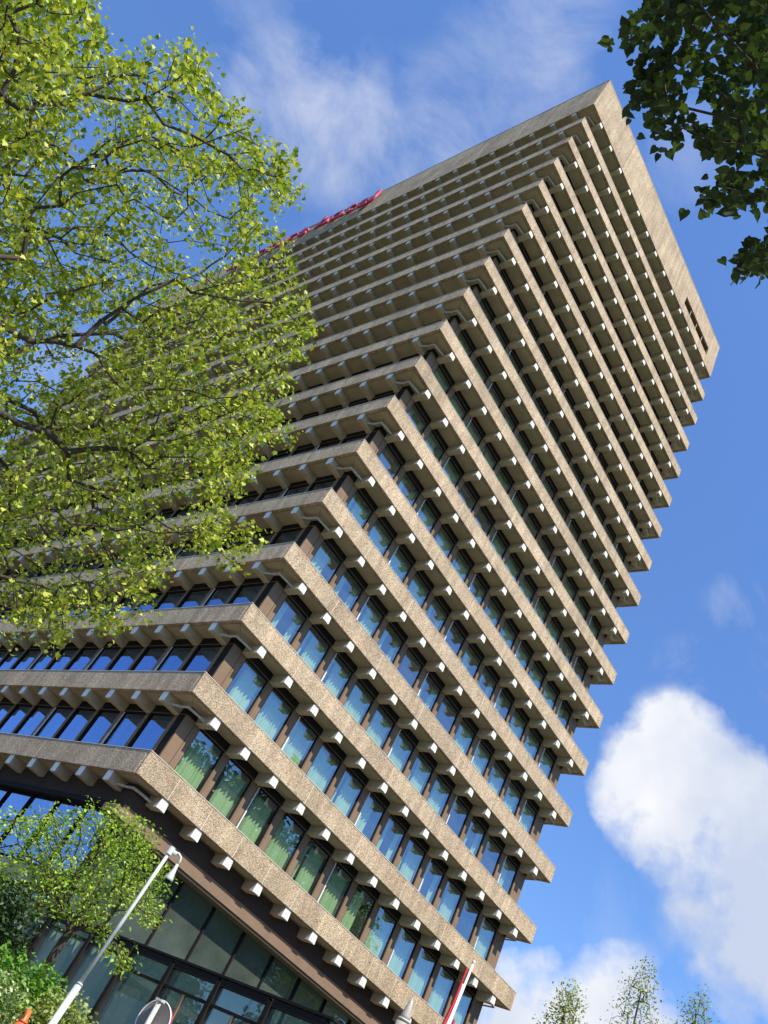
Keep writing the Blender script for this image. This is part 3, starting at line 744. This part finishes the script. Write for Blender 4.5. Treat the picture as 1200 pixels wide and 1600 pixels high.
# clumpiness: drop attractors where a coarse 3-D noise is low
from mathutils import noise as mnoise
def clump(P_, s_, thr):
    return P_[np.array([mnoise.noise(Vector(p) * s_) > thr for p in P_])]
pshade = sample_view([(-260, -430), (150, -430), (150, -60), (-260, -60)], 300, 7.5, 11.0, (-260, 150, -430, -60))  # out-of-view crown added sunward to shade the upper left leaves
pin = clump(pin, 1.25, -0.13)
spk = []
for (x0_, y0_, x1_, y1_) in ((225, 130, 248, 76), (275, 135, 306, 70), (290, 150, 318, 98), (330, 200, 372, 168), (400, 270, 466, 300), (400, 240, 458, 256), (380, 330, 440, 372), (130, 60, 156, 62), (120, 30, 142, 8), (430, 480, 492, 522), (400, 560, 452, 602), (400, 640, 455, 682),
                             (330, 720, 396, 730), (320, 800, 408, 846), (300, 840, 372, 882), (170, 940, 182, 990), (90, 960, 100, 1012), (200, 900, 226, 955), (170, 120, 188, 98)):
    d_ = rng.uniform(11, 14)
    for u in np.linspace(.1, 1, 7): spk.append(at(x0_ + (x1_ - x0_) * u + rng.normal(0, 5), y0_ + (y1_ - y0_) * u + rng.normal(0, 5), d_))
pin = np.concatenate([pin, np.array(spk)])
tb = np.array([-14.9, -12.2, 0.0])
PTREE = empty('plane_tree', tuple(tb)); tag(PTREE, 'big plane tree in bright young yellow-green leaf hiding the left of the tower', 'tree')
trunk = [tb, tb + (.05, .1, 1.2), tb + (.0, .15, 2.4), tb + (.12, .2, 3.5), tb + (.2, .35, 4.5)]
A, par, tips = skeleton(trunk, np.concatenate([pin, pin2, pout, pshade]), seg=.32, alpha=.32, wig=.07, start=3)
Al = A - tb
branch_mesh('branches', Al, par, BARK, rt=.0055, power=2.1, sides=6, parent=PTREE, rmax=.34)
tp = A[tips]
# a few extra leaves along the last branch nodes too
kids = np.bincount(par[par >= 0], minlength=len(A)); end = np.where(kids <= 1)[0]; end = end[end > 8]
extra = A[rng.choice(end, 3200)]
pos = np.concatenate([twigs(tp, 14, .105), twigs(extra, 2, .06)])
pos[:, 2] -= .02
n = len(pos); add_leaves(PTREE, pos, rand_frames(n, .12), rng.uniform(.028, .083, n), 'plane', LP, singles=290)

# --- linden overhead on the right
polyr = [(1040, -40), (1035, 10), (982, 40), (988, 60), (1020, 54), (1080, 40), (1095, 62), (1070, 90), (1035, 108), (1012, 142), (1014, 165), (1032, 204), (1055, 196), (1085, 180), (1105, 195), (1135, 240), (1175, 255), (1150, 272), (1105, 300), (1102, 318), (1150, 318), (1180, 325), (1190, 350),
         (1192, 375), (1180, 395), (1160, 412), (1165, 425), (1205, 420), (1240, 415), (1240, -40)]
pr = sample_view(polyr, 175, 5.6, 7.6, (950, 1240, -40, 445))
sp_ = []
for (x0_, y0_, x1_, y1_) in ((1060, 15, 1000, 30), (1010, 40, 968, 66), (1060, 60, 1010, 100), (1040, 120, 990, 132), (1050, 160, 990, 160), (1060, 195, 1018, 214), (1140, 240, 1085, 205), (1150, 290, 1100, 312), (1200, 380, 1150, 428)):
    d_ = rng.uniform(5.9, 6.9)
    for u in np.linspace(.1, 1, 5): sp_.append(at(x0_ + (x1_ - x0_) * u + rng.normal(0, 4), y0_ + (y1_ - y0_) * u + rng.normal(0, 4), d_))
pr = np.concatenate([pr[:150], np.array(sp_)])
cr_ = []
while len(cr_) < 700:
    q = rng.normal(0, 1, 3); q = q / np.linalg.norm(q) * rng.uniform(0, 1) ** .4 * np.array([4.6, 4.2, 3.0]) + np.array([-9.6, -23.4, 9.6])
    x, y, d_ = pix(q)
    if d_ > 0 and -60 < x < 1290 and -80 < y < 1700: continue
    if d_ > 0 and x < 900 and y > -900 and -400 < x: continue
    cr_.append(q)
lb = np.array([-8.2, -24.6, 0.0])
LT = empty('linden_tree', tuple(lb)); tag(LT, 'dark green heart-leaved linden tree hanging over the top right corner', 'tree')
A, par, tips = skeleton([lb, lb + (0, .1, 1.5), lb + (-.1, .1, 3.0), lb + (-.2, .2, 4.6)], np.concatenate([pr, np.array(cr_)]), seg=.3, alpha=.3, wig=.07, start=2)
branch_mesh('branches', A - lb, par, BARK, rt=.0035, power=2.2, sides=6, parent=LT, rmax=.28)
tp = A[tips]; pos = twigs(tp, 10, .07, flat=.7); n = len(pos)
fr = rand_frames(n, .8, side=np.array([[0, 0, -.5]])); add_leaves(LT, pos, fr, rng.uniform(.042, .084, n), 'heart', LH, singles=290)
# hanging seed bunches
se = MB()
for (x, y) in ((1175, 395), (1183, 400), (1196, 392), (1165, 440), (1150, 442), (1188, 447), (1096, 318), (1173, 432)):
    p0 = at(x, y - 14, 6.4); se.tube([p0 - lb, p0 - lb + (.01, .0, -.07), p0 - lb + (-.005, .01, -.15)], [.004, .007, .003], 5)
se.obj('seed_bunch', LD, LT, kind='stuff')

# --- small multi-stem tree by the left edge
def small_tree(name, label, base, poly_, box, n_, d0, d1, leafm, lsize, per, spray, rt=.004, trunk=None, bark=BARK, kind='oval', cat='tree', group=None, sing=0, hidden=0):
    e_ = empty(name, tuple(base)); tag(e_, label, cat, group)
    P_ = sample_view(poly_, n_, d0, d1, box)
    A, par, tips = skeleton([base + np.array(q) for q in trunk], P_, seg=.25, alpha=.35, wig=.07, start=len(trunk) - 2)
    branch_mesh('branches', A - base, par, bark, rt=rt, power=2.2, sides=5, parent=e_)
    pos = twigs(A[tips], per, spray); m_ = len(pos)
    add_leaves(e_, pos, rand_frames(m_, .3), rng.uniform(lsize * .6, lsize * 1.2, m_), kind, leafm, singles=sing)
    return e_
bt = at_h(40, 1560, 17.0); bt[2] = 0
poly_s = [(-60, 1290), (0, 1280), (30, 1268), (55, 1285), (75, 1275), (120, 1262), (150, 1258), (185, 1275), (230, 1295), (240, 1320), (230, 1335), (262, 1370), (270, 1385), (250, 1400), (255, 1430), (225, 1440), (200, 1425), (170, 1400), (165, 1450), (205, 1490), (205, 1525), (175, 1505), (160, 1455), (120, 1440), (60, 1430), (20, 1400), (-60, 1420)]
trk = [(0, 0, 0), (.05, 0, .8), (.08, .0, 1.6), tuple(at_h(85, 1490, 17.0) - bt), tuple(at_h(110, 1455, 17.0) - bt)]
small_tree('ornamental_tree', 'small bright green tree beside the white post at the foot of the tower', bt, poly_s, (-60, 270, 1258, 1525), 400, 15.8, 18.4, LS, .082, 21, .12, trunk=trk, rt=.0075)

# --- thin topped trees beyond the tower, lower right
def far_tree(label, px, py, hd, wpx, n_, seed):
    top = at_h(px, py, hd); base = np.array([top[0], top[1], 0.0]); h_ = top[2]; sc_ = hd / FPX * wpx
    e_ = empty('birch_tree', tuple(base)); tag(e_, label, 'tree', 'birch trees beyond the tower')
    P_ = []
    for i in range(n_):
        u = rng.uniform(0.25, 1) ** .8; r_ = sc_ * (1.0 - u) ** .5 * 2.9 * math.sqrt(rng.uniform()) ; a = rng.uniform(0, 6.283)
        P_.append(base + np.array([r_ * math.cos(a), r_ * math.sin(a), h_ * u]))
    A, par, tips = skeleton([base, base + (0, .1, h_ * .2), base + (.1, 0, h_ * .45), base + (0, 0, h_ * .7), base + (.05, .05, h_ * .93)], np.array(P_), seg=.5, alpha=.1, wig=.04, start=1)
    branch_mesh('branches', A - base, par, BARK, rt=.006, power=2.3, sides=5, parent=e_)
    pos = twigs(A[tips], 8, .20, flat=1.3); m_ = len(pos)
    add_leaves(e_, pos, rand_frames(m_, .2), rng.uniform(.06, .13, m_), 'oval', LB)
far_tree('bushy birch top nearest the tower edge at the bottom', 892, 1548, 34, 30, 620, 1)
far_tree('tallest and thinnest of the three birch tops at the bottom', 1012, 1508, 36, 26, 420, 2)
far_tree('birch top with two thin tips nearest the right edge', 1095, 1556, 38, 27, 460, 3)

# --- trees across the forecourt (seen in the lower windows)
def big_tree(label, x, y, h_, rad, n_, conifer=False, name='tree', lm=None):
    base = np.array([x, y, 0.0]); e_ = empty(name, tuple(base)); tag(e_, label, 'tree')
    P_ = []
    for i in range(n_):
        if conifer:
            u = rng.uniform(.12, 1); r_ = rad * (1 - u) * rng.uniform(.3, 1); a = rng.uniform(0, 6.283); P_.append(base + (r_ * math.cos(a), r_ * math.sin(a), h_ * u))
        else:
            q = rng.normal(0, 1, 3); q = q / np.linalg.norm(q) * rng.uniform(.3, 1) ** .5 * np.array([rad, rad, h_ * .38]); P_.append(base + q + (0, 0, h_ * .61))
    tr = [base, base + (0, 0, h_ * .15), base + (.1, 0, h_ * .3)] + ([base + (0, 0, h_ * .6), base + (0, 0, h_ * .97)] if conifer else [])
    A, par, tips = skeleton(tr, np.array(P_), seg=.9, alpha=.25, wig=.05, start=1)
    branch_mesh('branches', A - base, par, BARK, rt=.012, power=2.3, sides=5, parent=e_)
    pos = twigs(A[tips], 24, .42); m_ = len(pos); add_leaves(e_, pos, rand_frames(m_, .1), rng.uniform(.2, .52, m_), 'oval', lm or LD)
big_tree('broad dark tree across the forecourt mirrored in the lowest windows', 16, -20, 18.5, 4.8, 1000)
big_tree('middle dark tree across the forecourt behind the flagpole', 27, -17.5, 19, 4.8, 900)
big_tree('pointed conifer across the forecourt mirrored in one upper window', 24.8, -22.5, 23, 3.2, 520, True, 'conifer')
big_tree('tall dark tree across the forecourt between two broader ones', 21.5, -21, 19.5, 4.6, 900)
big_tree('broad dark tree near the lantern across the forecourt', 8.5, -25, 13, 4.2, 480)

big_tree('low tree to the west of the tower behind the plane tree', -22, 27, 10.5, 4.6, 480)
big_tree('wide low tree farthest to the west of the forecourt', -30, 18, 10.5, 5.0, 480)
big_tree('low tree west of the tower beyond the raised planter', -13.5, 19, 9.5, 4.0, 480)
big_tree('low tree north-west of the tower behind the others', -27, 38, 12.0, 5.2, 480)

# ------------------------------------------------------------------ raised bed, shrubs, cone
bed_c = at_h(10, 1600, 13.0)
ex, ey = bed_c[0], bed_c[1]
pl = empty('raised_planter', (ex, ey, 0)); tag(pl, 'low concrete planter holding the shrubs at the bottom left', 'planter')
pw = MB(); pw.box(-2.6, 1.6, -.9, -.75, 0, 1.0); pw.box(-2.6, 1.6, 2.6, 2.75, 0, 1.0); pw.box(-2.6, -2.45, -.75, 2.6, 0, 1.0); pw.box(1.45, 1.6, -.75, 2.6, 0, 1.0); pw.obj('wall', M['slab'], pl)
MB().box(-2.45, 1.45, -.75, 2.6, .5, .93).obj('soil', plain('soil', (.05, .035, .025), .95, var=.3), pl)
def shrub(name, label, px, py, hd, rx, rz, n_, lm, ls, kind='oval', z0=.93):
    top = at_h(px, py, hd); base = np.array([top[0], top[1], z0]); h_ = max(.4, top[2] - z0)
    e_ = empty(name, tuple(base)); tag(e_, label, 'shrub')
    q = rng.normal(0, 1, (n_, 3)); q = q / np.linalg.norm(q, axis=1, keepdims=True) * rng.uniform(.35, 1, (n_, 1)) ** .5 * np.array([rx, rx, h_ * .52]) + base + np.array([0, 0, h_ * .5])
    q[:, 2] = np.maximum(q[:, 2], z0 + .05)
    A, par, tips = skeleton([base, base + (0, 0, .15), base + (.02, 0, .3)], q, seg=.2, alpha=.3, wig=.05)
    branch_mesh('branches', A - base, par, BARK, rt=.003, power=2.2, sides=4, parent=e_)
    pos = twigs(A[tips], 16, .085); m_ = len(pos); add_leaves(e_, pos, rand_frames(m_, .3), rng.uniform(ls * .6, ls * 1.2, m_), kind, lm)
shrub('ivy_shrub', 'tall dark ivy-clad shrub behind the bright ones at the left edge', 30, 1385, 15.2, .8, 1, 900, LD, .09, z0=0.0)
shrub('laurel_shrub', 'bright green leafy shrub in front of the dark ivy', 25, 1495, 13.0, .5, 1, 480, LL, .075)
shrub('laurel_shrub', 'fresh green shrub reaching towards the foot of the white post', 78, 1522, 13.3, .42, 1, 420, LL, .07)
shrub('variegated_shrub', 'cream and green variegated shrub beside the orange cone', 8, 1532, 12.4, .45, 1, 460, LV, .07, kind='oval')
shrub('variegated_shrub', 'low olive green shrub right of the orange cone', 115, 1566, 12.8, .5, 1, 380, LB, .065)

cp = at_h(47, 1578, 11.9); cz = cp[2]
CN = empty('traffic_cone', (cp[0], cp[1], cz - .62)); tag(CN, 'orange traffic cone standing among the shrubs at the bottom left', 'cone')
OR = plain('orange_plastic', (0.80, 0.14, 0.03), .4, var=.05)
MB().tube([(0, 0, .04), (0, 0, .30), (0, 0, .44), (0, 0, .50), (0, 0, .62)], [.15, .095, .075, .045, .032], 20).obj('body', OR, CN, smooth=True)
MB().tube([(0, 0, .49), (0, 0, .515)], [.062, .058], 20).obj('collar', OR, CN, smooth=True)
MB().box(-.19, .19, -.19, .19, 0, .04).obj('base', M['black'], CN)
MB().box(-.3, .3, -.3, .3, .9, cz - .621).obj('block', M['slab'], pl) if False else None
st_ = MB().box(-.25, .25, -.25, .25, .0, cz - .622); st_o = st_.obj('bollard_block', M['slab']); st_o.location = (cp[0], cp[1], 0); tag(st_o, 'squat concrete block under the orange traffic cone', 'block')

# ------------------------------------------------------------------ white post with hanging lamp
hd = 10.5
p_top = at_h(266, 1330, hd); p_j = at_h(124, 1538, hd * .995); p_b = at_h(84, 1598, hd * .99)
base = p_j + (p_j - p_top) * (p_j[2] / (p_top[2] - p_j[2]))
LPst = empty('lamp_post', tuple(base)); tag(LPst, 'slim white post with a small bell-shaped lamp hanging at its tip', 'lamp post')
b3 = lambda p_: tuple(np.asarray(p_) - base)
sh = p_j + (p_top - p_j) * .012
MB().tube([b3(base), b3(p_j)], .038, 16).obj('lower_pole', M['post'], LPst, smooth=True)
MB().tube([b3(p_j), b3(sh)], [.046, .023], 16).obj('sleeve', M['post'], LPst, smooth=True)
MB().tube([b3(sh), b3(p_top)], [.023, .020], 14).obj('upper_pole', M['post'], LPst, smooth=True)
axis = (p_top - p_j) / np.linalg.norm(p_top - p_j)
right = R[0] * .86 + R[1] * .5; right -= axis * (right @ axis); right /= np.linalg.norm(right)
t0 = p_top
cl = MB(); cl.tube([b3(t0 - axis * .04), b3(t0 + axis * .05)], .038, 10); cl.tube([b3(t0 + axis * .01), b3(t0 + axis * .01 + right * .08)], .028, 8)
cl.obj('bracket', M['post'], LPst)
a0 = t0 + right * .05 + axis * .02; dn = np.array([0, 0, -1.0])
arc = [a0, a0 + right * .05 + axis * .01, a0 + right * .09 - axis * .01, a0 + right * .105 + dn * .05, a0 + right * .10 + dn * .09]
MB().tube([b3(q) for q in arc], .014, 8).obj('arm', M['post'], LPst, smooth=True)
q = arc[-1]
MB().tube([b3(q), b3(q + dn * .05), b3(q + dn * .10), b3(q + dn * .17), b3(q + dn * .19)], [.017, .022, .032, .050, .052], 18).obj('lamp_shade', M['post'], LPst, smooth=True)
MB().tube([b3(q + dn * .185), b3(q + dn * .215)], [.038, .03], 14).obj('lens', M['black'], LPst, smooth=True)

# ------------------------------------------------------------------ round road sign seen from behind
sc0 = at_h(238, 1597, 11.6); stp = at_h(254, 1562, 11.6)
RS = empty('road_sign', (sc0[0], sc0[1], 0)); tag(RS, 'round road sign with red rim seen from its grey back', 'sign')
face = np.array([sc0[0] - CAM[0], sc0[1] - CAM[1], 0]); face /= np.linalg.norm(face)
zc = sc0[2]; rr = (stp[2] - zc) * 0.98
th = math.atan2(face[1], face[0]) - .70
def sgn(y0_, y1_, r0, name, mt, n_=40, r1=None):
    mb = MB(); c_ = []
    for yy in (y0_, y1_):
        for k in range(n_): a = 2 * math.pi * k / n_; c_.append((yy, r0 * math.cos(a), r0 * math.sin(a) + zc))
    mb.add(c_, [(k, (k + 1) % n_, n_ + (k + 1) % n_, n_ + k) for k in range(n_)] + [tuple(range(n_ - 1, -1, -1)), tuple(range(n_, 2 * n_))])
    o_ = mb.obj(name, mt, RS); o_.rotation_euler = (0, 0, th); return o_
greyback = plain('grey_sign_back', (.17, .165, .155), .55, var=.25, scale=4)
redf = plain('red_sign_film', (.75, .05, .06), .3, var=.03)
sgn(0, .012, rr * .955, 'plate', greyback)
sgn(.013, .040, rr * 1.005, 'red_face', redf)
rg = MB(); n_ = 48; rg.tube([(.004, rr * math.cos(2 * math.pi * k / n_), rr * math.sin(2 * math.pi * k / n_) + zc) for k in range(n_ + 1)], .009, 6, cap=False)
o_ = rg.obj('rim', M['white'], RS, smooth=True); o_.rotation_euler = (0, 0, th)
o_ = MB().tube([(-.06, 0, 0), (-.06, 0, zc + rr * .97)], .03, 14).obj('pole', M['galv'], RS, smooth=True); o_.rotation_euler = (0, 0, th)
o_ = MB().box(-.10, -.02, -.045, .045, zc + rr * .88, zc + rr * .98).obj('clamp', M['galv'], RS); o_.rotation_euler = (0, 0, th)

# ------------------------------------------------------------------ flagpole with a furled flag
f_top = at_h(739, 1507, 20.0); f_lo = at_h(702, 1598, 19.6)
fb = f_lo + (f_lo - f_top) * (f_lo[2] / (f_top[2] - f_lo[2]))
FP = empty('flagpole', tuple(fb)); tag(FP, 'white flagpole in front of the lower right windows of the tower', 'flagpole')
b4 = lambda p_: tuple(np.asarray(p_) - fb)
MB().tube([b4(fb), b4(f_top)], [.045, .026], 12).obj('pole', M['white'], FP, smooth=True)
fa = (f_top - fb) / np.linalg.norm(f_top - fb)
MB().tube([b4(f_top), b4(f_top + fa * .03), b4(f_top + fa * .07), b4(f_top + fa * .10)], [.015, .04, .036, .01], 12).obj('finial', M['coping'], FP, smooth=True)
fl = empty('flag', tuple(f_top)); tag(fl, 'furled red and white flag hanging along the white flagpole', 'flag')
left = -R[0] * .9 - R[1] * .3; left -= fa * (left @ fa); left /= np.linalg.norm(left); dep = np.cross(fa, left)
def cloth(name, s0_, s1_, off0, off1, wid, mt, seed, fold=.05):
    r_ = random.Random(seed); vs = []; n1, n2 = 26, 9
    for i in range(n1 + 1):
        u = i / n1; c_ = f_top - fa * (s0_ + (s1_ - s0_) * u) + left * (off0 + (off1 - off0) * u + .006 * math.sin(u * 9 + seed))
        for j in range(n2):
            a = 2 * math.pi * j / n2; w_ = wid * (.55 + .55 * u) * (1 + .35 * math.sin(3 * a + 5 * u + seed))
            vs.append(np.array(c_) + left * w_ * math.cos(a) + dep * w_ * 1.1 * math.sin(a) - f_top)
    fs = [(i * n2 + j, i * n2 + (j + 1) % n2, (i + 1) * n2 + (j + 1) % n2, (i + 1) * n2 + j) for i in range(n1) for j in range(n2)]
    fs += [tuple(range(n2 - 1, -1, -1)), tuple(n1 * n2 + j for j in range(n2))]
    MB().add(vs, fs).obj(name, mt, fl, smooth=True)
redc = plain('red_cloth', (.50, .02, .03), .8, var=.15, scale=3); whc = plain('white_cloth', (.70, .70, .70), .8, var=.08, scale=3)
cloth('red_stripe', .15, 2.3, .065, .10, .036, redc, 1)
cloth('white_stripe', .5, 2.4, .03, .04, .022, whc, 2)
cloth('lower_red_stripe', 1.25, 2.4, -.07, -.10, .04, redc, 3)

# ------------------------------------------------------------------ lantern with a pointed glass cap
lt = at_h(646, 1557, 15.0); LN = empty('street_lantern', (lt[0], lt[1], 0)); tag(LN, 'post lantern with a pointed translucent cap in front of the lowest band', 'street lamp')
zt = lt[2]
frost = plain('frosted_cap', (.42, .38, .31), .25, var=.05, spec=.7)
MB().tube([(0, 0, zt - .34), (0, 0, zt - .30), (0, 0, zt - .12), (0, 0, zt)], [.085, .08, .045, .006], 20).obj('cap', frost, LN, smooth=True)
MB().tube([(0, 0, zt - .38), (0, 0, zt - .345)], [.11, .105], 20).obj('collar', M['galv'], LN, smooth=True)
MB().tube([(0, 0, zt - .95), (0, 0, zt - .40)], [.07, .115], 20).obj('globe', frost, LN, smooth=True)
MB().tube([(0, 0, 0), (0, 0, .5), (0, 0, zt - .96)], [.09, .06, .045], 14).obj('post', M['galv'], LN, smooth=True)
